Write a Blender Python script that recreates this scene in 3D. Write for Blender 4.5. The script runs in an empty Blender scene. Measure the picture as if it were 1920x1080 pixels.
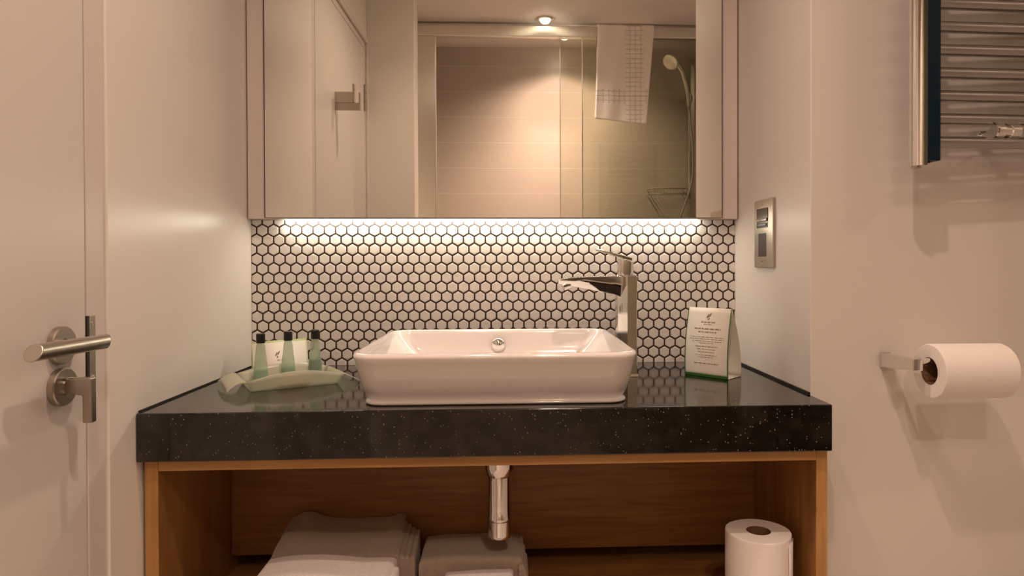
import bpy, bmesh, math, random
from mathutils import Vector, Matrix, noise
random.seed(7)
S = bpy.context.scene
COL = S.collection

# ------------------------------------------------------------------ camera
cam_d = bpy.data.cameras.new('camera'); cam = bpy.data.objects.new('camera', cam_d); COL.objects.link(cam)
S.camera = cam
YAW, PITCH, ROLL, FPX, PX, PY = .0461, .0091, .0029, 1249.28, 1012.56, 502.94
cam_d.sensor_fit = 'HORIZONTAL'; cam_d.sensor_width = 36
cam_d.lens = 36 * FPX / 1920
cam_d.shift_x = (960 - PX) / 1920
cam_d.shift_y = -(540 - PY) / 1920
cam_d.clip_start = .01
cam.matrix_world = (Matrix.Translation((0, 0, 1.10)) @ Matrix.Rotation(-YAW, 4, 'Z')
                    @ Matrix.Rotation(math.pi / 2 - PITCH, 4, 'X') @ Matrix.Rotation(-ROLL, 4, 'Z'))

# ------------------------------------------------------------------ world, exposure
w = bpy.data.worlds.new('world'); S.world = w; w.use_nodes = True
w.node_tree.nodes['Background'].inputs[0].default_value = (1, .75, .55, 1)
w.node_tree.nodes['Background'].inputs[1].default_value = .02
S.view_settings.view_transform = 'Standard'; S.view_settings.look = 'None'
S.view_settings.gamma = 1; S.view_settings.exposure = -0.36
S.view_settings.use_curve_mapping = False
S.cycles.use_denoising = True
S.cycles.max_bounces = 14; S.cycles.diffuse_bounces = 8; S.cycles.glossy_bounces = 8
S.cycles.transmission_bounces = 8; S.cycles.transparent_max_bounces = 16
S.cycles.sample_clamp_indirect = 4
S.cycles.caustics_reflective = False

# ------------------------------------------------------------------ room measures (metres)
XL, XR = -.623, .5637          # alcove side walls
YB, YM, YF, YC = 1.640, 1.611, 1.136, 1.2234   # tiled wall, mirror face, worktop front, right wall face
ZC, CEIL = .85, 2.43           # worktop top, ceiling
YS, YR = -.50, -.93            # shower screen, shower back wall
WARM = (1.0, .71, .55)

# ceiling downlights; the shower one and the rightmost are added as unseen fill
LAMPS = [((.17, .42), 50, .022, 162), ((-.12, .88), 41, .022, 128), ((.20, -.435), 86, .03, 106), ((.32, -.60), 88, .03, 145), ((1.50, .20), 16, .035, 130)]
for (lx, ly), pw, rad, ang in LAMPS:
    ld = bpy.data.lights.new('downlight_beam', 'SPOT'); lo = bpy.data.objects.new('downlight_beam', ld); COL.objects.link(lo)
    lo.location = (lx, ly, CEIL - .030); ld.energy = pw; ld.color = WARM; ld.shadow_soft_size = rad
    ld.spot_size = math.radians(ang); ld.spot_blend = 1 if ang > 150 else .8

# ------------------------------------------------------------------ materials
def mat(name, color, rough=.5, metal=0, spec=.5, bump=0, bscale=50, bstretch=(1, 1, 1), var=0, vscale=5, emit=None, estr=0, coat=0, trans=0, ior=1.45, sheen=0):
    m = bpy.data.materials.new(name); m.use_nodes = True
    nt = m.node_tree; b = nt.nodes['Principled BSDF']
    b.inputs['Base Color'].default_value = (*color, 1); b.inputs['Roughness'].default_value = rough
    b.inputs['Metallic'].default_value = metal; b.inputs['Specular IOR Level'].default_value = spec
    b.inputs['Coat Weight'].default_value = coat; b.inputs['Transmission Weight'].default_value = trans
    b.inputs['IOR'].default_value = ior; b.inputs['Sheen Weight'].default_value = sheen
    if emit:
        b.inputs['Emission Color'].default_value = (*emit, 1); b.inputs['Emission Strength'].default_value = estr
    tc = nt.nodes.new('ShaderNodeTexCoord'); mp = nt.nodes.new('ShaderNodeMapping')
    nt.links.new(tc.outputs['Object'], mp.inputs[0]); mp.inputs['Scale'].default_value = bstretch
    if bump or True:
        n = nt.nodes.new('ShaderNodeTexNoise'); n.inputs['Scale'].default_value = bscale; n.inputs['Detail'].default_value = 4
        nt.links.new(mp.outputs[0], n.inputs['Vector'])
        bp = nt.nodes.new('ShaderNodeBump'); bp.inputs['Strength'].default_value = max(bump, .01); bp.inputs['Distance'].default_value = .002
        nt.links.new(n.outputs['Fac'], bp.inputs['Height']); nt.links.new(bp.outputs[0], b.inputs['Normal'])
    if var:
        n2 = nt.nodes.new('ShaderNodeTexNoise'); n2.inputs['Scale'].default_value = vscale; n2.inputs['Detail'].default_value = 5
        nt.links.new(mp.outputs[0], n2.inputs['Vector'])
        r = nt.nodes.new('ShaderNodeValToRGB'); nt.links.new(n2.outputs['Fac'], r.inputs[0])
        r.color_ramp.elements[0].position = .3; r.color_ramp.elements[1].position = .7
        r.color_ramp.elements[0].color = (*[c * (1 - var) for c in color], 1)
        r.color_ramp.elements[1].color = (*[min(1, c * (1 + var)) for c in color], 1)
        nt.links.new(r.outputs[0], b.inputs['Base Color'])
    return m

M = {}
M['wall'] = mat('satin_white_paint', (.78, .745, .69), .30, spec=.5, bump=.03, bscale=220, var=.015, vscale=2)
M['wall2'] = mat('matt_white_paint', (.74, .70, .66), .38, spec=.45, bump=.03, bscale=220, var=.015, vscale=2)
M['door'] = mat('door_paint', (.67, .635, .59), .35, spec=.4, bump=.02, bscale=120)
M['trim'] = mat('trim_paint', (.66, .60, .56), .38, spec=.4, bump=.02, bscale=120)
M['frame'] = mat('cabinet_frame_paint', (.62, .555, .52), .35, spec=.45, bump=.02, bscale=120)
M['ceil'] = mat('ceiling_paint', (.88, .82, .78), .75, bump=.02)
M['floor'] = mat('floor_tile', (.64, .59, .54), .4, var=.1, vscale=4)
M['chrome'] = mat('chrome', (.82, .80, .78), .06, metal=1)
M['steel'] = mat('brushed_steel', (.50, .46, .40), .30, metal=1, bump=.15, bscale=90, bstretch=(1, 1, 12))
M['handle'] = mat('satin_nickel', (.46, .42, .36), .30, metal=1, bump=.05, bscale=200)
M['alu'] = mat('brushed_aluminium', (.86, .84, .78), .36, metal=1, bump=.1, bscale=80, bstretch=(8, 8, 1))
_b = M['alu'].node_tree.nodes['Principled BSDF']; _b.inputs['Anisotropic'].default_value = .85; _b.inputs['Anisotropic Rotation'].default_value = 0
_t = M['alu'].node_tree.nodes.new('ShaderNodeTangent'); _t.direction_type = 'RADIAL'; _t.axis = 'Z'; M['alu'].node_tree.links.new(_t.outputs[0], _b.inputs['Tangent'])
M['teal'] = mat('dark_teal_face', (.0, .014, .026), .45, spec=.25)
M['radchrome'] = mat('radiator_chrome', (.42, .40, .39), .07, metal=1)
M['black'] = mat('black_plastic', (.012, .011, .011), .3)
M['dark'] = mat('dark_insert', (.03, .026, .022), .25)
M['ceramic'] = mat('white_glazed_ceramic', (.86, .825, .81), .10, spec=.6, coat=.5)
M['tile'] = mat('hexagon_tile_glaze', (.72, .70, .665), .28, spec=.5, var=.05, vscale=38, bump=.15, bscale=500)
M['grout'] = mat('dark_grout', (.045, .026, .018), .8, bump=.2, bscale=400)
M['seal'] = mat('dark_sealant', (.01, .009, .008), .4)
M['paper'] = mat('tissue_paper', (.90, .86, .83), .95, spec=.1, bump=.25, bscale=160)
M['core'] = mat('cardboard_core', (.22, .12, .06), .85)
M['terry'] = mat('white_terry', (.92, .88, .86), .95, spec=.05, bump=.9, bscale=420, var=.05, vscale=180, sheen=.3)
M['shaded_terry'] = mat('shaded_beige_terry', (.44, .37, .30), .95, spec=.05, bump=.9, bscale=420, var=.06, vscale=120, sheen=.3)  # pale beige cloth, its colour darkened to stand for shade under the worktop
M['card'] = mat('white_card', (.80, .77, .70), .55)
M['green'] = mat('green_print', (.035, .13, .02), .45)
M['lime'] = mat('pale_green_print', (.50, .62, .30), .45)
M['ink'] = mat('grey_green_ink', (.20, .19, .13), .6)
M['inkl'] = mat('light_grey_ink', (.42, .36, .30), .6)
M['soap'] = mat('soap_wrapper', (.74, .50, .42), .5)
M['mirror'] = mat('mirror_silver', (.83, .83, .78), .0, metal=1)
M['mirror'].node_tree.links.clear()
nt = M['mirror'].node_tree; nt.links.new(nt.nodes['Principled BSDF'].outputs[0], nt.nodes['Material Output'].inputs[0])
M['led'] = mat('led_strip', (1, .95, .85), .5, emit=(1.0, .90, .72), estr=56)
M['lens'] = mat('lamp_lens', (1, 1, 1), .5, emit=(1.0, .80, .58), estr=72)

def wood(name, axis_scale, c0, c1):
    m = bpy.data.materials.new(name); m.use_nodes = True; nt = m.node_tree; b = nt.nodes['Principled BSDF']
    tc = nt.nodes.new('ShaderNodeTexCoord'); mp = nt.nodes.new('ShaderNodeMapping'); mp.inputs['Scale'].default_value = axis_scale
    n = nt.nodes.new('ShaderNodeTexNoise'); n.inputs['Scale'].default_value = 9; n.inputs['Detail'].default_value = 7; n.inputs['Distortion'].default_value = .6
    r = nt.nodes.new('ShaderNodeValToRGB'); r.color_ramp.elements[0].position = .32; r.color_ramp.elements[1].position = .70
    r.color_ramp.elements[0].color = (*c0, 1); r.color_ramp.elements[1].color = (*c1, 1)
    nt.links.new(tc.outputs['Object'], mp.inputs[0]); nt.links.new(mp.outputs[0], n.inputs['Vector']); nt.links.new(n.outputs['Fac'], r.inputs[0])
    nt.links.new(r.outputs[0], b.inputs['Base Color']); b.inputs['Roughness'].default_value = .42; b.inputs['Specular IOR Level'].default_value = .35
    return m
M['woodx'] = wood('oak_grain_across', (.6, 6, 9), (.23, .108, .030), (.36, .180, .055))
M['woodz'] = wood('oak_grain_upright', (9, 6, .6), (.23, .108, .030), (.36, .180, .055))

def granite():
    m = bpy.data.materials.new('speckled_black_quartz'); m.use_nodes = True; nt = m.node_tree; b = nt.nodes['Principled BSDF']
    tc = nt.nodes.new('ShaderNodeTexCoord')
    v = nt.nodes.new('ShaderNodeTexVoronoi'); v.inputs['Scale'].default_value = 230
    n = nt.nodes.new('ShaderNodeTexNoise'); n.inputs['Scale'].default_value = 26; n.inputs['Detail'].default_value = 8; n.inputs['Roughness'].default_value = .7
    n3 = nt.nodes.new('ShaderNodeTexNoise'); n3.inputs['Scale'].default_value = 7; n3.inputs['Detail'].default_value = 2
    for q in (v, n, n3): nt.links.new(tc.outputs['Object'], q.inputs['Vector'])
    r = nt.nodes.new('ShaderNodeValToRGB'); nt.links.new(n.outputs['Fac'], r.inputs[0])
    e = r.color_ramp.elements; e[0].position = .45; e[0].color = (.003, .0022, .0016, 1); e[1].position = .78; e[1].color = (.030, .022, .018, 1)
    # small bright flecks: near a cell centre and only in some cells
    lt = nt.nodes.new('ShaderNodeMath'); lt.operation = 'LESS_THAN'; lt.inputs[1].default_value = .24; nt.links.new(v.outputs['Distance'], lt.inputs[0])
    sp = nt.nodes.new('ShaderNodeSeparateColor'); nt.links.new(v.outputs['Color'], sp.inputs[0])
    gt = nt.nodes.new('ShaderNodeMath'); gt.operation = 'GREATER_THAN'; gt.inputs[1].default_value = .84; nt.links.new(sp.outputs[0], gt.inputs[0])
    mu = nt.nodes.new('ShaderNodeMath'); mu.operation = 'MULTIPLY'; nt.links.new(lt.outputs[0], mu.inputs[0]); nt.links.new(gt.outputs[0], mu.inputs[1])
    mu2 = nt.nodes.new('ShaderNodeMath'); mu2.operation = 'MULTIPLY'; nt.links.new(mu.outputs[0], mu2.inputs[0]); nt.links.new(n3.outputs['Fac'], mu2.inputs[1])
    mx = nt.nodes.new('ShaderNodeMix'); mx.data_type = 'RGBA'; nt.links.new(mu2.outputs[0], mx.inputs[0]); nt.links.new(r.outputs[0], mx.inputs[6])
    mx.inputs[7].default_value = (.36, .31, .25, 1)
    nt.links.new(mx.outputs[2], b.inputs['Base Color']); b.inputs['Roughness'].default_value = .09; b.inputs['IOR'].default_value = 1.62
    return m
M['granite'] = granite()

def glass(name, tint, refl):
    m = bpy.data.materials.new(name); m.use_nodes = True; nt = m.node_tree
    for n in list(nt.nodes):
        if n.type != 'OUTPUT_MATERIAL': nt.nodes.remove(n)
    out = nt.nodes['Material Output']
    t = nt.nodes.new('ShaderNodeBsdfTransparent'); t.inputs[0].default_value = (*tint, 1)
    g = nt.nodes.new('ShaderNodeBsdfGlossy'); g.inputs['Roughness'].default_value = .03; g.inputs[0].default_value = (1, 1, .95, 1)
    f = nt.nodes.new('ShaderNodeFresnel'); f.inputs[0].default_value = refl
    mx = nt.nodes.new('ShaderNodeMixShader'); nt.links.new(f.outputs[0], mx.inputs[0]); nt.links.new(t.outputs[0], mx.inputs[1]); nt.links.new(g.outputs[0], mx.inputs[2])
    nt.links.new(mx.outputs[0], out.inputs[0]); return m
M['glass'] = glass('greenish_shower_glass', (.93, .94, .90), 1.35)

def frosted(name, col, tr):
    m = bpy.data.materials.new(name); m.use_nodes = True; nt = m.node_tree
    for n in list(nt.nodes):
        if n.type != 'OUTPUT_MATERIAL': nt.nodes.remove(n)
    out = nt.nodes['Material Output']
    t = nt.nodes.new('ShaderNodeBsdfTransparent'); t.inputs[0].default_value = (.92, .97, .88, 1)
    d = nt.nodes.new('ShaderNodeBsdfDiffuse'); d.inputs[0].default_value = (*col, 1)
    l = nt.nodes.new('ShaderNodeBsdfTranslucent'); l.inputs[0].default_value = (*col, 1)
    g = nt.nodes.new('ShaderNodeBsdfGlossy'); g.inputs['Roughness'].default_value = .25
    a = nt.nodes.new('ShaderNodeMixShader'); a.inputs[0].default_value = .45; nt.links.new(d.outputs[0], a.inputs[1]); nt.links.new(l.outputs[0], a.inputs[2])
    b = nt.nodes.new('ShaderNodeMixShader'); b.inputs[0].default_value = .07; nt.links.new(a.outputs[0], b.inputs[1]); nt.links.new(g.outputs[0], b.inputs[2])
    c = nt.nodes.new('ShaderNodeMixShader'); c.inputs[0].default_value = tr; nt.links.new(b.outputs[0], c.inputs[1]); nt.links.new(t.outputs[0], c.inputs[2])
    nt.links.new(c.outputs[0], out.inputs[0]); return m
M['frost'] = frosted('frosted_plastic', (.80, .79, .68), .35)
M['bottle'] = frosted('translucent_green_plastic', (.55, .66, .55), .50)
M['liquid'] = mat('green_liquid', (.10, .22, .17), .3)

def tilewall():
    m = bpy.data.materials.new('large_beige_tile'); m.use_nodes = True; nt = m.node_tree; b = nt.nodes['Principled BSDF']
    tc = nt.nodes.new('ShaderNodeTexCoord'); sp = nt.nodes.new('ShaderNodeSeparateXYZ'); nt.links.new(tc.outputs['Object'], sp.inputs[0])
    def mth(op, a, bv):
        q = nt.nodes.new('ShaderNodeMath'); q.operation = op
        if hasattr(a, 'links'): nt.links.new(a, q.inputs[0])
        else: q.inputs[0].default_value = a
        if bv is not None: q.inputs[1].default_value = bv
        return q.outputs[0]
    z = mth('ADD', sp.outputs['Z'], .045); z = mth('DIVIDE', z, .157); z = mth('FRACT', z, None); z = mth('LESS_THAN', z, .018)
    mx = nt.nodes.new('ShaderNodeMix'); mx.data_type = 'RGBA'; nt.links.new(z, mx.inputs[0])
    mx.inputs[6].default_value = (.62, .54, .47, 1); mx.inputs[7].default_value = (.80, .72, .64, 1)
    n = nt.nodes.new('ShaderNodeTexNoise'); n.inputs['Scale'].default_value = 4
    mp = nt.nodes.new('ShaderNodeMapping'); mp.inputs['Scale'].default_value = (1, 1, 14); nt.links.new(tc.outputs['Object'], mp.inputs[0]); nt.links.new(mp.outputs[0], n.inputs['Vector'])
    m2 = nt.nodes.new('ShaderNodeMix'); m2.data_type = 'RGBA'; m2.blend_type = 'MULTIPLY'; m2.inputs[0].default_value = .12
    nt.links.new(mx.outputs[2], m2.inputs[6]); nt.links.new(n.outputs['Color'], m2.inputs[7])
    nt.links.new(m2.outputs[2], b.inputs['Base Color']); b.inputs['Roughness'].default_value = .3
    return m
M['showertile'] = tilewall()

# ------------------------------------------------------------------ mesh helpers
def box(bm, x0, x1, y0, y1, z0, z1):
    vs = [bm.verts.new((x, y, z)) for z in (z0, z1) for y in (y0, y1) for x in (x0, x1)]
    for f in ((0, 2, 3, 1), (4, 5, 7, 6), (0, 1, 5, 4), (2, 6, 7, 3), (0, 4, 6, 2), (1, 3, 7, 5)):
        bm.faces.new([vs[i] for i in f])
    return vs

def frame_of(d):
    d = d.normalized(); a = Vector((0, 0, 1)) if abs(d.z) < .9 else Vector((1, 0, 0))
    u = d.cross(a).normalized(); return u, d.cross(u).normalized()

def tube(bm, pts, rs, seg=20, caps=True):
    pts = [Vector(p) for p in pts]
    if not hasattr(rs, '__len__'): rs = [rs] * len(pts)
    rings = []; u = None
    for i, p in enumerate(pts):
        d = (pts[min(i + 1, len(pts) - 1)] - pts[max(i - 1, 0)])
        if d.length < 1e-9: d = pts[min(i + 1, len(pts) - 1)] - pts[max(i - 2, 0)]
        d.normalize()
        if u is None: u, _ = frame_of(d)
        u = (u - d * u.dot(d)).normalized(); v = d.cross(u)
        rings.append([bm.verts.new(p + (u * math.cos(t) + v * math.sin(t)) * rs[i]) for t in [2 * math.pi * k / seg for k in range(seg)]])
    link(bm, rings, caps)

def link(bm, rings, caps=True, closed=False):
    n = len(rings[0])
    pairs = list(zip(rings, rings[1:])) + ([(rings[-1], rings[0])] if closed else [])
    for a, b in pairs:
        for k in range(n):
            bm.faces.new((a[k], a[(k + 1) % n], b[(k + 1) % n], b[k]))
    if caps and not closed:
        bm.faces.new(list(reversed(rings[0]))); bm.faces.new(rings[-1])

def lathe(bm, prof, c, axis='Z', seg=40, closed=False, caps=True):
    """prof: list of (radius, distance along axis)"""
    c = Vector(c); rings = []
    for r, h in prof:
        ring = []
        for k in range(seg):
            t = 2 * math.pi * k / seg; a, b = r * math.cos(t), r * math.sin(t)
            p = {'Z': (a, b, h), 'X': (h, a, b), 'Y': (b, h, a)}[axis]
            ring.append(bm.verts.new(c + Vector(p)))
        rings.append(ring)
    link(bm, rings, caps, closed)

def rrect(cx, cy, hx, hy, r, z, n=8):
    pts = []
    for sx, sy, a0 in ((1, 1, 0), (-1, 1, 90), (-1, -1, 180), (1, -1, 270)):
        for k in range(n + 1):
            a = math.radians(a0 + 90 * k / n)
            pts.append((cx + sx * (hx - r) + r * math.cos(a), cy + sy * (hy - r) + r * math.sin(a), z))
    return pts

def finish(bm, mx=None):
    if mx is not None: bm.transform(mx)
    bmesh.ops.recalc_face_normals(bm, faces=bm.faces)

def obj(name, bm, m, parent=None, smooth=False, bevel=0, bseg=2, sub=0, mx=None, origin=None, mats=None):
    """one mesh object; mesh is given in room coordinates"""
    finish(bm, mx)
    root = parent
    while root is not None and root.parent is not None: root = root.parent
    if root is not None: o0 = Vector(root.location)
    else:
        if origin is None:
            xs = [v.co for v in bm.verts]
            o0 = Vector(((min(v.x for v in xs) + max(v.x for v in xs)) / 2, (min(v.y for v in xs) + max(v.y for v in xs)) / 2, min(v.z for v in xs)))
        else: o0 = Vector(origin)
    bmesh.ops.translate(bm, verts=bm.verts, vec=-o0)
    me = bpy.data.meshes.new(name); bm.to_mesh(me); bm.free()
    o = bpy.data.objects.new(name, me); COL.objects.link(o)
    for q in (mats or [m]): me.materials.append(q)
    if root is not None: o.parent = parent
    else: o.location = o0
    if smooth:
        for p in me.polygons: p.use_smooth = True
    if bevel:
        b = o.modifiers.new('bevel', 'BEVEL'); b.width = bevel; b.segments = bseg; b.limit_method = 'ANGLE'; b.angle_limit = math.radians(40)
        for p in me.polygons: p.use_smooth = True
    if bevel or smooth == 'auto':
        wn = o.modifiers.new('wn', 'WEIGHTED_NORMAL'); wn.keep_sharp = True
    if smooth == 'auto':
        me.set_sharp_from_angle(angle=math.radians(35))
    if sub:
        s = o.modifiers.new('sub', 'SUBSURF'); s.levels = sub; s.render_levels = sub
    return o

def thing(name, loc, label, cat, group=None):
    o = bpy.data.objects.new(name, None); COL.objects.link(o); o.location = loc; o.empty_display_size = .05
    return tag(o, label, cat, group)

def tag(o, label, cat, group=None, kind=None):
    if label: o['label'] = label
    if cat: o['category'] = cat
    if group: o['group'] = group
    if kind: o['kind'] = kind
    return o

def struct(o, label, cat):
    return tag(o, label, cat, kind='structure')

def B(*a):
    bm = bmesh.new(); box(bm, *a); return bm

# ------------------------------------------------------------------ the room shell
XE = 1.75
struct(obj('floor', B(-1.6, XE + .1, YR - .1, 1.8, -.1, 0), M['floor']), 'light tiled bathroom floor below the vanity', 'floor')
struct(obj('ceiling', B(-.75, XE + .1, YR - .1, 1.8, CEIL, CEIL + .1), M['ceil']), 'pinkish white ceiling seen in the mirror around the lit downlight', 'ceiling')
struct(obj('wall_back', B(-.75, XR + .001, YB + .006, 1.8, 0, CEIL), M['wall']), 'white wall behind the mirror cabinet and hexagon tiles', 'wall')
D0, D1, DZ = .286, 1.016, 2.03      # door hinge side, lock side, top
J1 = 1.064
bm = bmesh.new()
box(bm, XL - .12, XL, J1, YB + .006, 0, CEIL)
box(bm, XL - .12, XL, YR, D0 - .045, 0, CEIL)
box(bm, XL - .12, XL, D0 - .045, J1, DZ + .05, CEIL)
struct(obj('wall_left', bm, M['wall'], bevel=.003), 'cream white side wall left of the worktop around the door', 'wall')
struct(obj('wall_right', B(XR, XE + .1, YC, 1.8, 0, CEIL), M['wall2'], bevel=.002), 'pinkish white wall carrying the switch plate, towel radiator and paper holder', 'wall')
struct(obj('wall_side', B(XE, XE + .1, YR - .1, YC, 0, CEIL), M['wall2']), 'plain white wall at the far right of the bathroom', 'wall')
struct(obj('wall_rear', B(XL - .12, XE, YR - .1, YR, 0, CEIL), M['showertile']), 'wide beige tiled shower wall reflected in the mirror', 'wall')
struct(obj('wall_stub', B(XL, -.416, .13, .245, 0, CEIL), M['wall'], bevel=.002), 'narrow cream wall return beside the door hinge in the mirror', 'wall')
# door frame
bm = bmesh.new()
fx = XL - .004
box(bm, XL - .10, fx, D1 + .003, J1, 0, DZ + .05)
box(bm, XL - .10, fx, D0 - .045, D0 - .003, 0, DZ + .05)
box(bm, XL - .10, fx, D0 - .003, D1 + .003, DZ + .003, DZ + .05)
fr = struct(obj('trim_1', bm, M['trim'], bevel=.002), 'white door frame strip between the door and the side wall', 'door frame')
# raised stop bead on the frame, seen as a line above the door in the mirror
bm = bmesh.new()
box(bm, fx, fx + .010, D0 - .045, J1, DZ + .030, DZ + .052); box(bm, fx, fx + .010, D0 - .045, D0 - .030, 0, DZ + .030)
obj('bead', bm, M['door'], fr, bevel=.002)
bm = bmesh.new(); box(bm, fx, fx + .0015, D1 + .006, D1 + .021, .918, 1.022)
kp = obj('strike_plate', bm, M['steel'], fr, bevel=.0005); kp['label'] = 'dark steel strike plate'
bm = bmesh.new(); box(bm, fx - .012, fx + .002, D1 + .0005, D1 + .0055, .918, 1.022); obj('latch_recess', bm, M['dark'], fr)
for z in (.93, 1.01):
    bm = bmesh.new(); lathe(bm, [(.0028, 0), (.0028, .001)], (fx + .0015, D1 + .0135, z), 'X', 12); obj('screw', bm, M['chrome'], fr)
# door leaf
dx = XL - .004
door = struct(obj('door_1', B(dx - .04, dx, D0, D1, .006, DZ), M['door'], bevel=.0015), 'plain white door at the left edge with a brushed lever handle', 'door')
HY, HZ = .957, .986
bm = bmesh.new(); lathe(bm, [(.0265, 0), (.0265, .007), (.025, .0085), (.010, .0085), (.010, .014)], (dx, HY, HZ), 'X', 48)
rose = obj('handle_rose', bm, M['handle'], door, smooth='auto')
bm = bmesh.new(); lathe(bm, [(.009, .010), (.009, .040)], (dx, HY, HZ), 'X', 24, caps=True)
obj('neck', bm, M['handle'], rose, smooth='auto')
bm = bmesh.new()     # lever: a round bar with slanted ends running along the door
r = .0103; xc = dx + .050; rings = []
for side in (0, 1):
    ring = []
    for k in range(40):
        t = 2 * math.pi * k / 40; a, b = r * math.cos(t), r * math.sin(t)
        y = (.834 + b * .55 + a * .15) if side == 0 else (.983 + b * .25 - a * .8)
        ring.append(bm.verts.new((xc + a, y, .9885 - .000 + b + (0 if side else .003))))
    rings.append(ring)
link(bm, rings)
obj('door_handle', bm, M['handle'], door, smooth='auto', bevel=.001)
TZ = .928
bm = bmesh.new(); lathe(bm, [(.0265, 0), (.0265, .008), (.025, .0095), (.011, .0095), (.011, .013)], (dx, HY, TZ), 'X', 48)
tr = obj('turn_rose', bm, M['handle'], door, smooth='auto')
bm = bmesh.new()
prof = [(dx + .010, TZ - .006), (dx + .010, TZ + .013), (dx + .047, TZ + .013), (dx + .047, TZ - .050), (dx + .034, TZ - .050), (dx + .034, TZ - .012), (dx + .024, TZ - .010)]
ra = [bm.verts.new((x, HY - .006, z)) for x, z in prof]; rb = [bm.verts.new((x, HY + .006, z)) for x, z in prof]
link(bm, [ra, rb]); obj('thumb_turn', bm, M['handle'], door, bevel=.002)
for hz in (.30, 1.76):
    bm = bmesh.new()
    for k in range(3): lathe(bm, [(.0075, 0), (.0075, .036)], (dx + .006, D0 - .002, hz + k * .038), 'Z', 20)
    hg = obj('hinge', bm, M['steel'], door, smooth='auto')
# robe hook on the door
hk = thing('robe_hook', (dx, .77, 1.69), 'square brushed steel coat hook on the door, seen in the mirror', 'hook')
obj('upper_arm', B(dx, dx + .064, .760, .772, 1.679, 1.718), M['steel'], hk, bevel=.001)
obj('hook_tip', B(dx + .0641, dx + .069, .752, .780, 1.679, 1.745), M['handle'], hk, bevel=.001)
obj('lower_arm', B(dx, dx + .086, .760, .772, 1.652, 1.6785), M['handle'], hk, bevel=.001)
obj('lower_tip', B(dx + .0861, dx + .091, .755, .777, 1.652, 1.715), M['steel'], hk, bevel=.001)

# ------------------------------------------------------------------ hexagon tile splashback
TX0, TX1, TZ0, TZ1 = XL + .0005, XR - .0005, ZC + .0005, 1.2035
def hexes():
    bm = bmesh.new(); p = .02690; row = .02325; R0 = (p - .0030) / math.sqrt(3)
    y0 = YB + .0035
    for j in range(-1, 17):
        zc = 1.1785 - j * row
        for i in range(-1, 47):
            xc = -.5965 + i * p - (p / 2 if j % 2 else 0)
            if xc > TX1 + p or xc < TX0 - p: continue
            rings = []
            for rr, yy in ((R0, y0), (R0, y0 - .0014), (R0 * .93, y0 - .0028), (R0 * .80, y0 - .0033), (R0 * .68, y0 - .0031)):
                rings.append([bm.verts.new((xc + rr * math.sin(math.radians(60 * k)), yy, zc + rr * math.cos(math.radians(60 * k)))) for k in range(6)])
            for a, b in zip(rings, rings[1:]):
                for k in range(6): bm.faces.new((a[k], a[(k + 1) % 6], b[(k + 1) % 6], b[k]))
            bm.faces.new(rings[-1]); bm.faces.new(list(reversed(rings[0])))
    for co, no in (((TX0, 0, 0), (-1, 0, 0)), ((TX1, 0, 0), (1, 0, 0)), ((0, 0, TZ0), (0, 0, -1)), ((0, 0, TZ1), (0, 0, 1))):
        bmesh.ops.bisect_plane(bm, geom=bm.verts[:] + bm.edges[:] + bm.faces[:], plane_co=co, plane_no=no, clear_outer=True)
    return bm
bs = thing('tile_splashback', (0, YB, ZC), 'splashback of small white hexagon mosaic tiles behind the washbasin', 'splashback')
gb = obj('grout_bed', B(TX0, TX1, YB + .0015, YB + .006, TZ0, TZ1), M['grout'], bs); gb['label'] = 'dark brown grout'
obj('hexagon_tiles', hexes(), M['tile'], bs, smooth='auto')

# ------------------------------------------------------------------ mirror cabinet with LED strip
mc = thing('mirror_cabinet', (0, YM, 1.204), 'wide white framed mirror with a light strip under it, above the tiles', 'mirror')
ZM = 1.2045; ZT = 1.98
obj('casing', B(XL + .0035, XR - .0035, YM + .001, YB + .005, ZM, ZT), M['frame'], mc, bevel=.002)
bm = B(-.5765, .5190, YM - .004, YM, ZM + .0035, ZT - .045)
mg = obj('mirror_glass', bm, M['mirror'], mc)
for xa in (-.5785, .5192): obj('edge_shadow', B(xa, xa + .0018, YM - .0042, YM + .001, ZM + .003, ZT - .043), M['grout'], mc)  # dark strips paint the shadow line along both mirror sides
bm = bmesh.new(); box(bm, -.535, .462, YM + .012, YM + .024, ZM - .0035, ZM)
led = obj('light_strip', bm, M['led'], mc); led['label'] = 'glowing warm white light strip'

# ------------------------------------------------------------------ worktop, cabinet
wt = thing('worktop', (0, 1.38, .768), 'speckled black stone worktop under the white basin', 'worktop')
obj('slab', B(XL + .001, XR - .0005, YF, YB + .001, .768, ZC), M['granite'], wt, bevel=.0025)
obj('sealant_line', B(XR - .004, XR - .0003, YC + .001, YB - .002, ZC, ZC + .0045), M['seal'], wt)
obj('sealant_line', B(XL + .0003, XL + .003, YF + .01, YB - .002, ZC, ZC + .0028), M['seal'], wt)
cb = thing('vanity_cabinet', (0, 1.38, 0), 'open oak vanity unit under the black worktop', 'cabinet')
CY = 1.156
for nm, x0, x1 in (('side_panel', XL + .005, XL + .027), ('side_panel', XR - .021, XR - .001)):
    obj(nm, B(x0, x1, CY, YC - .002 if x0 > 0 else 1.62, 0, .7675) if x0 < 0 else B(x0, x1, CY, 1.62, 0, .7675), M['woodz'], cb, bevel=.0008)
obj('top_panel', B(XL + .0275, XR - .0215, CY, 1.62, .7475, .7675), M['woodx'], cb, bevel=.0008)
M['band'] = wood('oak_lit_edge', (.6, 6, 9), (.42, .215, .070), (.55, .30, .105)); M['bandz'] = wood('oak_lit_edge_upright', (9, 6, .6), (.42, .215, .070), (.55, .30, .105))  # lighter oak puts the light on the front edges into the colour
obj('lit_edge', B(XL + .0275, XR - .0215, CY - .0012, CY, .7476, .7674), M['band'], cb)
obj('lit_edge', B(XL + .0052, XL + .0268, CY - .0012, CY, 0, .7674), M['bandz'], cb)
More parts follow.
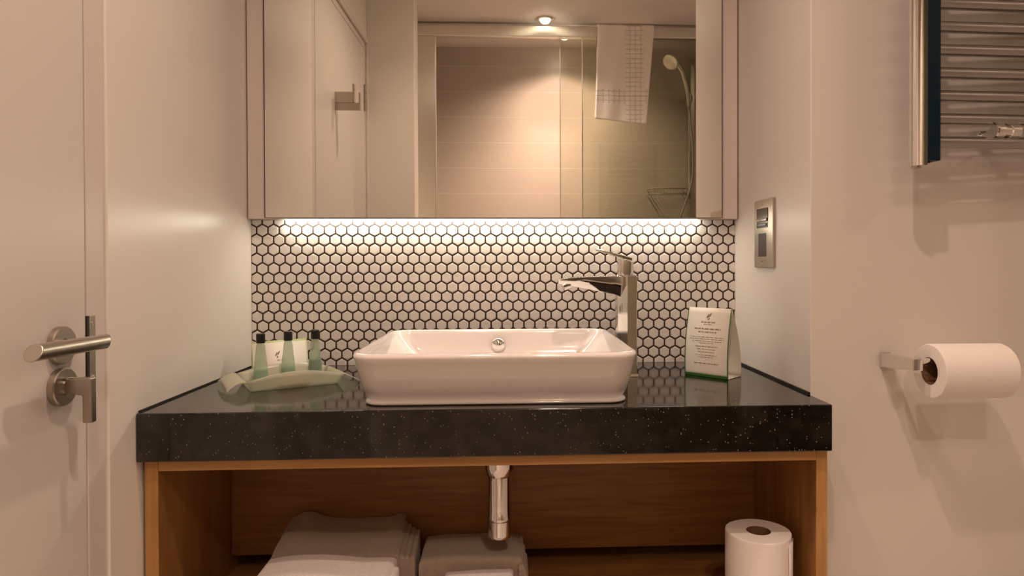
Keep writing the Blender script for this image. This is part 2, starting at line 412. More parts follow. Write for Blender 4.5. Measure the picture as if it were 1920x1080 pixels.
obj('lit_edge', B(XR - .0208, XR - .0012, CY - .0012, CY, 0, .7674), M['bandz'], cb)
obj('back_panel', B(XL + .0275, XR - .0215, 1.452, 1.468, .473, .747), M['woodx'], cb)
obj('shelf', B(XL + .0275, XR - .0215, CY + .004, 1.62, .415, .440), M['woodx'], cb, bevel=.0008)
obj('bottom_panel', B(XL + .0275, XR - .0215, CY, 1.62, .08, .10), M['woodx'], cb, bevel=.0008)
obj('plinth', B(XL + .0275, XR - .0215, CY + .05, CY + .068, 0, .0795), M['woodx'], cb)

# ------------------------------------------------------------------ basin
bs = thing('washbasin', (-.02, 1.33, ZC), 'white rectangular ceramic vessel basin on the black worktop', 'basin')
bm = bmesh.new()
BX = -.0235
def R(y0, y1, hx, r, z, dx_=0): return rrect(BX + dx_, (y0 + y1) / 2, hx, (y1 - y0) / 2, r, z, 10)
prof = [R(1.170, 1.500, .2320, .034, ZC + .0005), R(1.168, 1.502, .2340, .036, ZC + .003), R(1.169, 1.501, .2335, .036, ZC + .0055), R(1.171, 1.500, .2318, .036, ZC + .007),
        R(1.1725, 1.500, .2295, .038, ZC + .0085), R(1.165, 1.506, .2365, .040, ZC + .022), R(1.153, 1.514, .2405, .042, ZC + .042), R(1.140, 1.522, .2425, .043, ZC + .062),
        R(1.126, 1.531, .2440, .044, ZC + .080), R(1.118, 1.536, .2452, .045, ZC + .0875), R(1.117, 1.538, .2455, .046, ZC + .091), R(1.119, 1.537, .2445, .045, ZC + .0945),
        R(1.124, 1.534, .2415, .042, ZC + .0965), R(1.130, 1.530, .2375, .038, ZC + .0965), R(1.134, 1.527, .2345, .036, ZC + .0945), R(1.140, 1.524, .2290, .034, ZC + .085),
        R(1.160, 1.518, .211, .032, ZC + .060), R(1.185, 1.508, .192, .034, ZC + .036), R(1.215, 1.490, .174, .040, ZC + .024), R(1.29, 1.38, .06, .03, ZC + .019)]
rings = [[bm.verts.new(p) for p in ring] for ring in prof]
link(bm, rings)
obj('bowl', bm, M['ceramic'], bs, smooth=True)
bm = bmesh.new(); lathe(bm, [(.0165, .004), (.0165, -.002), (.0145, -.005), (.010, -.0095), (.004, -.0118), (.0008, -.0122)], (BX - .002, 1.5155, ZC + .062), 'Y', 32)
ov = obj('overflow_cap', bm, M['chrome'], bs, smooth='auto'); ov['label'] = 'round chrome overflow cap'
bm = bmesh.new(); lathe(bm, [(.030, .0), (.030, .003), (.022, .006), (.001, .007)], (BX, 1.335, ZC + .0195), 'Z', 32)
obj('waste_plug', bm, M['chrome'], bs, smooth='auto')

# ------------------------------------------------------------------ tap
tp = thing('basin_mixer_tap', (.252, 1.46, ZC), 'tall angular chrome mixer tap to the right of the basin', 'tap')
bm = bmesh.new()
def sq(cx, cy, hx, hy, z, r=.006): return rrect(cx, cy, hx, hy, r, z, 4)
cx, cy = .256, 1.455
def sec(k, z):
    P_ = [(-.0215, .0215), (-.0215, .0060), (-.0175, -.0035), (-.0035, -.0165), (.0000, -.0205), (.0205, -.0205), (.0215, -.0195), (.0215, .0205), (.0205, .0215)]
    return [bm.verts.new((cx + a * k, cy + b * k, z)) for a, b in P_]
rings = [sec(k, z) for k, z in ((1.10, ZC + .0003), (1.10, ZC + .004), (1.0, ZC + .007), (.97, ZC + .10), (1.0, ZC + .19), (1.02, ZC + .2185), (.95, ZC + .2205))]
link(bm, rings)
obj('column', bm, M['chrome'], tp, smooth='auto')
bm = bmesh.new()   # spout: tapering wedge reaching left over the bowl, turned slightly forward
rings = []
for t, zt, zm, zb, hw in ((0, .2195, .198, .172, .0195), (.10, .2195, .199, .179, .0195), (.45, .219, .205, .189, .0185), (.75, .2175, .209, .197, .0170), (.93, .215, .210, .201, .0150), (1.0, .2125, .2095, .204, .0135)):
    x = cx - .012 - t * .140; y = cy - .0 - t * .034
    ring = [(x, y - hw, ZC + zt), (x, y + hw, ZC + zt), (x, y + hw, ZC + zm), (x, y + hw * .35, ZC + zb), (x, y - hw * .35, ZC + zb), (x, y - hw, ZC + zm)]
    rings.append([bm.verts.new(p) for p in ring])
link(bm, rings)
obj('spout', bm, M['chrome'], tp, bevel=.003)
bm = bmesh.new()
tube(bm, [(cx - .128, cy - .027, ZC + .204), (cx - .142, cy - .030, ZC + .198)], [.0115, .0105], 24)
obj('aerator', bm, M['chrome'], tp, smooth='auto')
bm = bmesh.new()
rings = [[bm.verts.new(p) for p in rrect(cx - .001, cy, a, a, .010, z, 5)] for a, z in ((.0150, ZC + .2205), (.0165, ZC + .226), (.0170, ZC + .246))]
top = [(x, y, ZC + .253 - (x - cx) * .30) for x, y, z in rrect(cx - .001, cy, .0165, .0165, .010, 0, 5)]
rings.append([bm.verts.new(p) for p in top]); link(bm, rings)
cart = obj('handle_base', bm, M['chrome'], tp, smooth='auto')
bm = bmesh.new(); rings = []
for t, hw, th in ((0, .016, .007), (.35, .0155, .006), (.8, .013, .0045), (1, .0105, .003)):
    x = cx + .012 - t * .080; y = cy - t * .010; z = ZC + .2535 + t * .022 + .002
    rings.append([bm.verts.new(p) for p in ((x, y - hw, z - th / 2), (x, y + hw, z - th / 2), (x, y + hw, z + th / 2), (x, y - hw, z + th / 2))])
link(bm, rings); obj('lever', bm, M['chrome'], tp, bevel=.0015)

# ------------------------------------------------------------------ waste trap
wt2 = thing('basin_waste_trap', (-.0205, 1.30, .565), 'chrome bottle trap hanging below the worktop over the towels', 'pipe')
bm = bmesh.new(); lathe(bm, [(.0235, .600), (.0240, .602), (.0235, .605), (.0228, .62), (.0222, .7467)], (-.0205, 1.30, 0), 'Z', 40); obj('pipe', bm, M['chrome'], wt2, smooth='auto')
bm = bmesh.new(); lathe(bm, [(.0215, .565), (.0225, .567), (.0230, .571), (.0230, .598), (.0215, .5995)], (-.0205, 1.30, 0), 'Z', 40); obj('bottom_cap', bm, M['chrome'], wt2, smooth='auto')
bm = bmesh.new(); lathe(bm, [(.0235, .684), (.0265, .689), (.0300, .702), (.0310, .722), (.0310, .7466)], (-.0205, 1.30, 0), 'Z', 40); obj('collar_nut', bm, M['chrome'], wt2, smooth='auto')

# ------------------------------------------------------------------ toilet roll in the cabinet
def roll_mesh(c, axis, R_, r_, h0, h1, wav=0):
    bm = bmesh.new(); c = Vector(c); n = 72; rings = []
    prof = [(r_, h0), (R_ - .003, h0), (R_ - .0008, h0 + .001), (R_, h0 + .003), (R_, h1 - .003), (R_ - .0008, h1 - .001), (R_ - .003, h1), (r_, h1)]
    for r, h in prof:
        ring = []
        for k in range(n):
            t = 2 * math.pi * k / n
            q = r + (wav * (math.sin(3 * t) + .6 * math.sin(5 * t + 1)) if r > r_ + .01 else 0)
            a, b = q * math.cos(t), q * math.sin(t)
            p = {'Z': (a, b, h), 'X': (h, a, b)}[axis]; ring.append(bm.verts.new(c + Vector(p)))
        rings.append(ring)
    link(bm, rings, closed=True); return bm
def core_mesh(c, axis, r_, h0, h1):
    bm = bmesh.new(); lathe(bm, [(r_, h0), (r_, h1), (r_ - .0012, h1), (r_ - .0012, h0)], c, axis, 40, closed=True); return bm
sr = thing('toilet_roll', (.464, 1.222, .4402), 'white toilet roll standing on the shelf at the right inside the oak unit', 'toilet roll')
obj('tissue', roll_mesh((.464, 1.222, 0), 'Z', .0595, .0225, .4402, .597, .0006), M['paper'], sr, smooth='auto')
obj('cardboard_core', core_mesh((.464, 1.222, 0), 'Z', .0224, .4405, .5965), M['core'], sr, smooth='auto')
bm = bmesh.new()      # loose end of the sheet
pts = []
for k in range(8):
    t = math.radians(-18 - 5 * k); rr = .0605 + .00015 * k * k * .3
    pts.append((.464 + rr * math.cos(t), 1.222 + rr * math.sin(t)))
ra = [bm.verts.new((x, y, .442)) for x, y in pts]; rb = [bm.verts.new((x, y, .589)) for x, y in pts]
for k in range(7): bm.faces.new((ra[k], ra[k + 1], rb[k + 1], rb[k]))
o = obj('loose_sheet', bm, M['paper'], sr, smooth=True); sm = o.modifiers.new('s', 'SOLIDIFY'); sm.thickness = .0007

# ------------------------------------------------------------------ towels in the cabinet
def pillow(x0, x1, y0, y1, zt, zb, skew=(0, 0), nx=40, ny=30, e=7, wob=.0015, seed=0):
    """closed cloth slab; zt / zb are functions of (u, v)"""
    bm = bmesh.new()
    rad = .013
    def drop(d):
        d = max(0.0, d); return 0.0 if d >= rad else rad - math.sqrt(max(0.0, rad * rad - (rad - d) ** 2))
    def w(k, n):
        t = k / n; c = .5 - .5 * math.cos(math.pi * t); return c * .7 + t * .3 if False else c
    def pos(i, j, s):
        u, v = w(i, nx), w(j, ny)
        sx, sy = x1 - x0, y1 - y0
        rr_ = min(1.0, min(sx, sy) / (2.4 * rad))
        a, b = zt(u, v), zb(u, v); lim = (a - b) / 2 * .96
        d = min(lim, rr_ * max(drop(min(u, 1 - u) * sx / rr_), drop(min(v, 1 - v) * sy / rr_)))
        x = x0 + sx * u + skew[0] * v; y = y0 + sy * v + skew[1] * u
        n = noise.noise(Vector((x * 14 + seed, y * 14, s * 3 + seed))) * wob
        return Vector((x, y + n, (a - d + n) if s > 0 else (b + min(d, lim))))
    top = [[bm.verts.new(pos(i, j, 1)) for j in range(ny + 1)] for i in range(nx + 1)]
    bot = [[bm.verts.new(pos(i, j, -1)) for j in range(ny + 1)] for i in range(nx + 1)]
    for g, fl in ((top, 0), (bot, 1)):
        for i in range(nx):
            for j in range(ny):
                q = [g[i][j], g[i + 1][j], g[i + 1][j + 1], g[i][j + 1]]
                bm.faces.new(q[::-1] if fl else q)
    per = [(i, 0) for i in range(nx)] + [(nx, j) for j in range(ny)] + [(i, ny) for i in range(nx, 0, -1)] + [(0, j) for j in range(ny, 0, -1)]
    for (i, j), (i2, j2) in zip(per, per[1:] + per[:1]):
        bm.faces.new((top[i][j], bot[i][j], bot[i2][j2], top[i2][j2]))
    return bm
SH = .4405
G = 'folded towels on the vanity shelf'
t1 = thing('folded_towel', (-.34, 1.36, SH), 'folded pale beige towel, darkened as in shade, with raised back corners, left of the trap', 'towel', G)
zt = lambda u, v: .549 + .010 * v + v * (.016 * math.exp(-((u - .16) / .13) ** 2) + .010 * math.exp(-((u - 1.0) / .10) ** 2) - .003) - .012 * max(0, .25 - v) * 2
obj('folded_body', pillow(-.4560, -.2120, 1.275, 1.445, zt, lambda u, v: SH, skew=(-.012, 0), seed=1), M['shaded_terry'], t1, smooth=True)
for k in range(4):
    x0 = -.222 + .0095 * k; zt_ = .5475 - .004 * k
    obj('layered_edge', pillow(x0, x0 + .0105, 1.268 + .004 * k, 1.425 - .006 * k, lambda u, v, a=zt_: a + .004 * v, lambda u, v: SH, skew=(-.006 + .008 * k * 0, 0), nx=8, ny=24, e=3, seed=5 + k), M['shaded_terry'], t1, smooth=True)
t2 = thing('folded_towel', (-.07, 1.33, SH), 'flat folded pale beige towel, darkened as in shade, under the chrome trap', 'towel', G)
obj('folded_body', pillow(-.176, .0255, 1.285, 1.430, lambda u, v: .529 - .010 * v + .003 * math.sin(3 * u), lambda u, v: SH, skew=(-.004, 0), seed=9), M['shaded_terry'], t2, smooth=True)
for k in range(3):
    obj('layered_edge', pillow(.016, .027 + .004 * k, 1.275, 1.415 - .015 * k, lambda u, v, a=.519 - .011 * k: a, lambda u, v, a=.503 - .011 * k: a, nx=10, ny=20, e=3, seed=15 + k), M['shaded_terry'], t2, smooth=True)
t3 = thing('folded_towel', (-.335, 1.22, SH), 'folded white towel at the front left of the shelf', 'towel', G)
obj('folded_body', pillow(-.452, -.2130, 1.165, 1.262, lambda u, v: .548 + .009 * math.sin(math.pi * min(1, u * 1.3)) + .002 * v, lambda u, v: SH, seed=20, e=5), M['terry'], t3, smooth=True)
obj('layered_edge', pillow(-.222, -.2055, 1.170, 1.240, lambda u, v: .540, lambda u, v: .500, nx=10, ny=16, e=4, seed=24), M['terry'], t3, smooth=True)
t4 = thing('folded_towel', (-.06, 1.22, SH), 'folded white towel at the front below the chrome trap', 'towel', G)
obj('folded_body', pillow(-.125, .006, 1.165, 1.272, lambda u, v: .515 + .004 * u, lambda u, v: SH, seed=30, e=5), M['terry'], t4, smooth=True)

# ------------------------------------------------------------------ tent card
def tent(name, A, Bp, back, height, apex, curve, label, bw, mats_, lines, border_sides, logo):
    """A, Bp: front foot corners; back: vector to the rear foot; a folded card standing like a tent"""
    A = Vector(A); Bp = Vector(Bp); back = Vector(back); U = Bp - A; Wd = U.length; Un = U.normalized()
    nrm = -back.normalized()
    root = thing(name, A, label, 'card')
    def P(s, t, off=0):
        # s 0..1 along, t 0..1 up; bulges outward a little
        return A + U * s + back * (apex * t ** 1.5) + nrm * (curve * math.sin(math.pi * t) + off) + Vector((0, 0, height * t))
    def Q(s, t, off=0):
        return A + U * s + back * (1 - (1 - apex) * t ** 1.6) - nrm * (curve * math.sin(math.pi * t) + off) + Vector((0, 0, height * t))
    def panel(fn, s0, s1, t0, t1, off, n=14):
        bm = bmesh.new(); rows = [[bm.verts.new(fn(s0 + (s1 - s0) * i, t0 + (t1 - t0) * j / n, off)) for i in (0, 1)] for j in range(n + 1)]
        for j in range(n): bm.faces.new((rows[j][0], rows[j][1], rows[j + 1][1], rows[j + 1][0]))
        return bm
    def add(nm, bm, m, par, th=.0004):
        o = obj(nm, bm, m, par, smooth=True); sm = o.modifiers.new('s', 'SOLIDIFY'); sm.thickness = th; sm.offset = 0; return o
    fp = add('front_panel', panel(P, 0, 1, 0, 1, 0), M['card'], root)
    add('back_panel', panel(Q, 0, 1, 0, 1, 0), M['card'], root)
    bm = bmesh.new(); f0 = [P(0, .004), P(1, .004), Q(1, .004), Q(0, .004)]; bm.faces.new([bm.verts.new(p) for p in f0]); add('base_flap', bm, M['card'], root)
    b = bmesh.new()
    def strip(s0, s1, t0, t1):
        q = panel(P, s0, s1, t0, t1, .0005); me = bpy.data.meshes.new('tmp'); q.to_mesh(me); q.free(); b.from_mesh(me); bpy.data.meshes.remove(me)
    sw = bw / Wd; sh = bw / height
    if 'l' in border_sides: strip(0, sw * .6, 0, 1)
    if 'r' in border_sides: strip(1 - sw * .8, 1, 0, 1)
    if 'b' in border_sides: strip(0, 1, 0, sh * 2.2)
    if 't' in border_sides: strip(0, 1, 1 - sh, 1)
    o = add('green_border', b, M[mats_], fp, .0003); o['label'] = 'green printed border'
    def blob(s, t, ws, ht): return panel(P, s - ws / 2, s + ws / 2, t - ht / 2, t + ht / 2, .0006, 1)
    def many(nm, rects, m):
        b2 = bmesh.new()
        for r_ in rects:
            q = blob(*r_); me = bpy.data.meshes.new('tmp'); q.to_mesh(me); q.free(); b2.from_mesh(me); bpy.data.meshes.remove(me)
        add(nm, b2, m, fp, .0002)
    rr = []
    rnd = random.Random(3)
    for t, ws, ht, dark in lines:
        s = .5 - ws / 2
        while s < .5 + ws / 2 - .01:
            L = rnd.choice([.035, .05, .07, .09]) * (1.2 if ht > .014 else 1); L = min(L, .5 + ws / 2 - s)
            rr.append((s + L / 2, t, L * .86, ht)); s += L + .012
    if rr: many('printed_text', rr, M['inkl'])
    # two-leaf emblem
    s0, t0, sc = logo
    b3 = bmesh.new()
    for ox, oz, rot, ln in ((-.25, 0, 62, 1.0), (.35, .25, 60, 1.0), (0, -.75, 75, .5)):
        ring = []
        for k in range(14):
            a = 2 * math.pi * k / 14; x = ln * .62 * math.cos(a); y = .17 * math.sin(a); c, s_ = math.cos(math.radians(rot)), math.sin(math.radians(rot))
            X, Z = (x * c - y * s_ + ox) * sc, (x * s_ + y * c + oz) * sc
            ring.append(b3.verts.new(P(s0 + X / Wd, t0 + Z / height, .0007)))
        b3.faces.new(ring)
    add('leaf_emblem', b3, M['ink'], fp, .0002)
    return root
LN = [(.795, .34, .020, 1), (.765, .20, .010, 0), (.700, .62, .020, 1), (.655, .42, .020, 1), (.580, .78, .009, 0), (.552, .80, .009, 0), (.520, .70, .009, 0), (.493, .34, .009, 0),
      (.445, .52, .014, 1), (.405, .42, .009, 0), (.365, .38, .009, 0), (.320, .50, .009, 0), (.290, .36, .009, 0), (.200, .56, .012, 1)]
tent('tent_card', (.3885, 1.460, ZC + .0004), (.4615, 1.386, ZC + .0004), (.042, .041, 0), .1485, .30, .0045,
     'upright white tent card with green edges and printed text, right of the tap', .0028, 'green', LN, 'lrb', (.50, .885, .0085))
tent('tent_card', (-.556, 1.470, ZC + .0004), (-.457, 1.538, ZC + .0004), (-.02, .045, 0), .074, .75, .001,
     'small white card with pale green edges standing behind the small bottles', .0034, 'lime', [(.45, .14, .03, 0)], 'lrt', (.44, .62, .008))

# ------------------------------------------------------------------ tray and toiletries
ang = math.atan2(1.397 - 1.314, .144); ux = Vector((math.cos(ang), math.sin(ang), 0)); uy = Vector((-math.sin(ang), math.cos(ang), 0))
T0 = Vector((-.500, 1.314, ZC + .0006))
def TP(a, b, c): return T0 + ux * a + uy * b + Vector((0, 0, c))
tray = thing('toiletry_tray', TP(.085, .05, 0), 'frosted plastic tray with flared ends holding the small bottles', 'tray')
L_, W_ = .166, .108
def solid(o, th): s = o.modifiers.new('s', 'SOLIDIFY'); s.thickness = th; s.offset = 0
bm = bmesh.new(); n = 14
def quadgrid(bm, f, nu, nv):
    g = [[bm.verts.new(f(i / nu, j / nv)) for j in range(nv + 1)] for i in range(nu + 1)]
    for i in range(nu):
        for j in range(nv): bm.faces.new((g[i][j], g[i + 1][j], g[i + 1][j + 1], g[i][j + 1]))
quadgrid(bm, lambda u, v: TP(u * L_, v * W_, 0), 8, 6)
for side in (0, 1):      # long walls with arched top edges
    yb = 0 if side == 0 else W_; sg = -1 if side == 0 else 1
    quadgrid(bm, lambda u, v: TP(u * L_ + (u - .5) * .022 * v, yb + sg * .010 * v, v * (.020 + .014 * math.sin(math.pi * u))), 16, 4)
for side in (0, 1):      # short walls
    xb = 0 if side == 0 else L_; sg = -1 if side == 0 else 1
    quadgrid(bm, lambda u, v: TP(xb + sg * .011 * v, -.010 * v + u * (W_ + .02 * v), v * .020), 10, 3)
bmesh.ops.remove_doubles(bm, verts=bm.verts, dist=.0004)
solid(obj('tray_shell', bm, M['frost'], tray, smooth='auto'), .0012)
bm = bmesh.new(); quadgrid(bm, lambda u, v: TP(-.011 - .036 * v, -.014 - .014 * v + u * (W_ + .028 + .0 * v), .020 + .010 * v - .022 * v * v + .007 * math.sin(math.pi * u) * v), 12, 8)
w1 = obj('end_flap', bm, M['frost'], tray, smooth=True); solid(w1, .0012)
bm = bmesh.new(); quadgrid(bm, lambda u, v: TP(L_ + .011 + .030 * v, -.012 - .006 * v + u * (W_ + .024), 0.0205 - .016 * v), 12, 6)
w2 = obj('end_flap', bm, M['frost'], tray, smooth=True); solid(w2, .0012)

def bottle(x, y, label, dark=False):
    z0 = ZC + .0022; root = thing('toiletry_bottle', (x, y, z0), label, 'bottle', 'small bottles in the plastic tray')
    bm = bmesh.new(); rings = []
    for h, hx, hy in ((0, .0150, .0095), (.004, .0155, .010), (.030, .0140, .0095), (.055, .0112, .0085), (.078, .0088, .0080), (.083, .0070, .0070), (.086, .0062, .0062)):
        rings.append([bm.verts.new((x + hx * math.cos(t), y + hy * math.sin(t), z0 + h)) for t in [2 * math.pi * k / 28 for k in range(28)]])
    link(bm, rings); bd = obj('bottle_body', bm, M['bottle'], root, smooth='auto')
    bm = bmesh.new(); rings = []
    for h, hx, hy in ((.002, .0138, .0085), (.028, .0128, .0083), (.040 if dark else .030, .0112, .0078)):
        rings.append([bm.verts.new((x + hx * math.cos(t), y + hy * math.sin(t), z0 + h)) for t in [2 * math.pi * k / 28 for k in range(28)]])
    link(bm, rings); obj('liquid', bm, M['liquid'] if dark else M['liquid2'], bd, smooth='auto')
    bm = bmesh.new(); lathe(bm, [(.0084, .0845), (.0088, .086), (.0088, .1025), (.0080, .1036)], (x, y, z0), 'Z', 28); cp = obj('cap', bm, M['black'], root, smooth='auto'); cp['label'] = 'black screw cap'
M['liquid2'] = mat('pale_green_liquid', (.30, .48, .36), .3)
bottle(-.508, 1.385, 'pale green bottle with black cap, leftmost in the tray')
bottle(-.466, 1.425, 'pale green bottle with black cap, in front of the small white card')
bottle(-.4185, 1.455, 'darker green bottle with black cap, rightmost in the tray', True)
bm = bmesh.new(); box(bm, -.030, .030, -.010, .010, 0, .022)
mxs = Matrix.Translation(TP(.082, .018, .0018)) @ Matrix.Rotation(ang, 4, 'Z')
tag(obj('wrapped_soap', bm, M['soap'], bevel=.003, mx=mxs), 'pinkish wrapped soap lying in the frosted tray', 'soap')

# ------------------------------------------------------------------ switch plate
sp = thing('switch_plate', (XR, 1.44, 1.087), 'brushed steel shaver socket and switch plate on the right alcove wall', 'switch')
px = XR - .006
obj('plate', B(px, XR, 1.388, 1.494, 1.087, 1.236), M['steel'], sp, bevel=.001)
obj('upper_insert', B(px - .0008, px + .001, 1.414, 1.478, 1.174, 1.217), M['dark'], sp)
bm = bmesh.new(); box(bm, px - .004, px, 1.418, 1.474, 1.188, 1.195); tg = obj('toggle', bm, M['chrome'], sp, bevel=.0015)
bm = bmesh.new(); box(bm, px - .0025, px, 1.420, 1.472, 1.177, 1.184); obj('rocker', bm, M['black'], sp, bevel=.001)
lo_ = obj('lower_insert', B(px - .0008, px + .001, 1.425, 1.468, 1.111, 1.162), M['dark'], sp)
for z in (1.098, 1.226):
    bm = bmesh.new(); lathe(bm, [(.0032, .0), (.0032, -.0012)], (px, 1.446, z), 'X', 16); obj('screw', bm, M['chrome'], sp, smooth='auto')

# ------------------------------------------------------------------ towel radiator
rd = thing('towel_radiator', (.95, 1.14, 1.267), 'chrome ladder towel radiator with dark teal edge on the right wall', 'radiator')
RA = Matrix.Translation((.715, 1.14, 0)) @ Matrix.Rotation(math.radians(2.6), 4, 'Z')
def upright(xo, flip):
    s = -1 if flip else 1
    bm = bmesh.new(); ring = []
    # D shaped tube: round nose outward, flat inner side
    prof = [(s * (.0085 - .0205 * math.sin(math.pi * k / 14)) , -.017 * math.cos(math.pi * k / 14)) for k in range(15)]
    lo, hi = 1.2665, 2.06
    r1 = [bm.verts.new((xo + x, y, lo)) for x, y in prof]; r2 = [bm.verts.new((xo + x, y, hi)) for x, y in prof]
    link(bm, [r1, r2]); up = obj('upright', bm, M['chrome'], rd, smooth='auto', mx=RA)
    bm = bmesh.new(); a, b_ = sorted((xo + s * .0092, xo + s * .0325)); box(bm, a, b_, -.0175, .014, 1.2745, 2.055)
    f = obj('edge_strip', bm, M['teal'], up, mx=RA, bevel=.001); f['label'] = 'dark teal strip'
    bm = bmesh.new(); lathe(bm, [(.0045, 0), (.0045, -.003)], (xo + s * .017, -.004, 1.2745), 'Z', 16); obj('bleed_plug', bm, M['black'], up, mx=RA)
    bm = bmesh.new(); lathe(bm, [(.0080, 0), (.0080, -.0035)], (xo - s * .001, 0, 1.2665), 'Z', 24); obj('end_cap', bm, M['steel'], up, mx=RA)
upright(0, False); upright(.50, True)
zs = [1.3095 + .0405 * k for k in range(9)] + [1.3095 + .0405 * 10.5 + .0405 * k for k in range(8)]
for z in zs:
    bm = bmesh.new(); lathe(bm, [(.0103, .030), (.0103, .470)], (0, 0, z), 'X', 24); obj('rung', bm, M['radchrome'], rd, smooth='auto', mx=RA)
for xo in (.175, .345):
    bm = bmesh.new()
    lathe(bm, [(.013, .070), (.013, .060), (.0095, .058), (.0095, .020), (.0125, .018), (.0125, .006), (.0105, .002)], (xo, 0, 1.3297), 'Y', 28)
    br = obj('wall_bracket', bm, M['chrome'], rd, smooth='auto', mx=RA)
    bm = bmesh.new(); lathe(bm, [(.011, -.034), (.0125, -.031), (.0125, -.018), (.010, -.016), (.010, -.006), (.012, -.004), (.012, .012)], (xo, -.004, 1.3297), 'X', 28)
    obj('clamp_knob', bm, M['chrome'], br, smooth='auto', mx=RA)

# ------------------------------------------------------------------ toilet roll holder
hd = thing('toilet_roll_holder', (.706, YC, .915), 'chrome toilet roll holder arm on the wall right of the worktop', 'holder')
bm = bmesh.new(); box(bm, .6955, .7175, YC - .003, YC, .9005, .9285); obj('wall_block', bm, M['chrome'], hd, bevel=.002)
bm = bmesh.new(); rings = []
for y, hx, hz, zc in ((YC - .003, .0100, .0130, .9145), (1.165, .0095, .0115, .917), (1.142, .0090, .0105, .919), (1.119, .0090, .0105, .920)):
    rings.append([bm.verts.new(p) for p in ((.7065 - hx, y, zc - hz), (.7065 + hx, y, zc - hz), (.7065 + hx, y, zc + hz), (.7065 - hx, y, zc + hz))])
link(bm, rings); obj('arm', bm, M['chrome'], hd, bevel=.002)
bm = bmesh.new(); lathe(bm, [(.0075, .7155), (.0075, .872), (.0060, .874)], (0, 1.130, .9235), 'X', 24); obj('rod', bm, M['chrome'], hd, smooth='auto')
hr = thing('toilet_roll', (.796, 1.130, .860), 'white toilet roll hanging on the chrome wall holder', 'toilet roll')
RC = (0, 1.130, .9078)
obj('tissue', roll_mesh(RC, 'X', .0475, .0240, .732, .863, .0004), M['paper'], hr, smooth='auto')
obj('cardboard_core', core_mesh(RC, 'X', .0239, .7325, .8625), M['core'], hr, smooth='auto')

# ------------------------------------------------------------------ shower seen in the mirror
sh = thing('shower_enclosure', (.4, YS, 0), 'glass shower enclosure with brushed aluminium frame, seen in the mirror', 'shower')
PW = .118
obj('left_post', B(-.520, -.402, YS - .03, YS + .005, 0, 2.352), M['alu'], sh, bevel=.004)
obj('header_rail', B(-.520, 1.70, YS - .035, YS + .010, 2.352, 2.412), M['alu'], sh, bevel=.004)
gd = obj('sliding_glass', B(.290, 1.10, YS - .026, YS - .020, .04, 2.352), M['glass'], sh)
gp = obj('fixed_glass', B(.414, 1.70, YS - .008, YS - .002, .04, 2.352), M['glass'], sh)
bm = bmesh.new(); box(bm, .408, .414, YS - .010, YS, .04, 2.350); obj('glass_edge', bm, M['alu'], gp)
bm = bmesh.new(); box(bm, .286, .290, YS - .028, YS - .018, .04, 2.350); obj('glass_edge', bm, M['alu'], gd)
obj('bottom_rail', B(-.402, 1.70, YS - .035, YS + .005, 0, .04), M['alu'], sh, bevel=.004)
obj('filler_wall_profile', B(XL + .001, -.5205, YS - .03, YS - .005, 0, 2.412), M['wall'], sh)
# hand towel over the header
bm = bmesh.new(); nu, nv = 36, 60
def tw(u, v):
    x = .484 + .318 * u - .030 * v * u + (1 - v) * .012 * 1 - .006 * v
    z = 2.417 - v * .520 - .028 * u * v
    y = YS + .0180 + .004 * math.sin(6 * u + 1.5 * v) * v + .0015 * math.sin(17 * u + 3 * v)
    return Vector((x, y, z))
g = [[bm.verts.new(tw(i / nu, j / nv)) for j in range(nv + 1)] for i in range(nu + 1)]
for i in range(nu):
    for j in range(nv): bm.faces.new((g[i][j], g[i + 1][j], g[i + 1][j + 1], g[i][j + 1]))
# over the top and down the far side
h = [[g[i][0]] + [bm.verts.new(Vector((tw(i / nu, 0).x, YS + .0145 - .054 * k / 4, 2.417 + .003 * math.sin(math.pi * k / 4)))) for k in range(1, 5)] + [bm.verts.new(Vector((tw(i / nu, 0).x, YS - .0395, 2.417 - .25 * k / 8))) for k in range(1, 9)] for i in range(nu + 1)]
for i in range(nu):
    for j in range(12): bm.faces.new((h[i][j], h[i][j + 1], h[i + 1][j + 1], h[i + 1][j]))
tcl = mat('waffle_band_terry', (.95, .90, .86), .95, spec=.05, bump=.5, bscale=300, sheen=.3)
nt = tcl.node_tree
brk = nt.nodes.new('ShaderNodeTexBrick'); brk.offset = 0; brk.inputs['Scale'].default_value = 1; brk.inputs['Mortar Size'].default_value = .0022
brk.inputs['Brick Width'].default_value = .030; brk.inputs['Row Height'].default_value = .026; brk.inputs['Color1'].default_value = (1, 1, 1, 1); brk.inputs['Color2'].default_value = (1, 1, 1, 1); brk.inputs['Mortar'].default_value = (0, 0, 0, 1); brk.inputs['Mortar Smooth'].default_value = .6
tcn = nt.nodes.new('ShaderNodeTexCoord'); mpn = nt.nodes.new('ShaderNodeMapping'); mpn.inputs['Rotation'].default_value = (math.pi / 2, 0, 0)
nt.links.new(tcn.outputs['Object'], mpn.inputs[0]); nt.links.new(mpn.outputs[0], brk.inputs['Vector'])
b2 = nt.nodes.new('ShaderNodeBump'); b2.inputs['Distance'].default_value = .006
nt.links.new(brk.outputs['Color'], b2.inputs['Height'])
sx = nt.nodes.new('ShaderNodeSeparateXYZ'); nt.links.new(tcn.outputs['Object'], sx.inputs[0])
def _m(op, a, v):
    q = nt.nodes.new('ShaderNodeMath'); q.operation = op; nt.links.new(a, q.inputs[0])
    if hasattr(v, 'links'): nt.links.new(v, q.inputs[1])
    else: q.inputs[1].default_value = v
    return q.outputs[0]
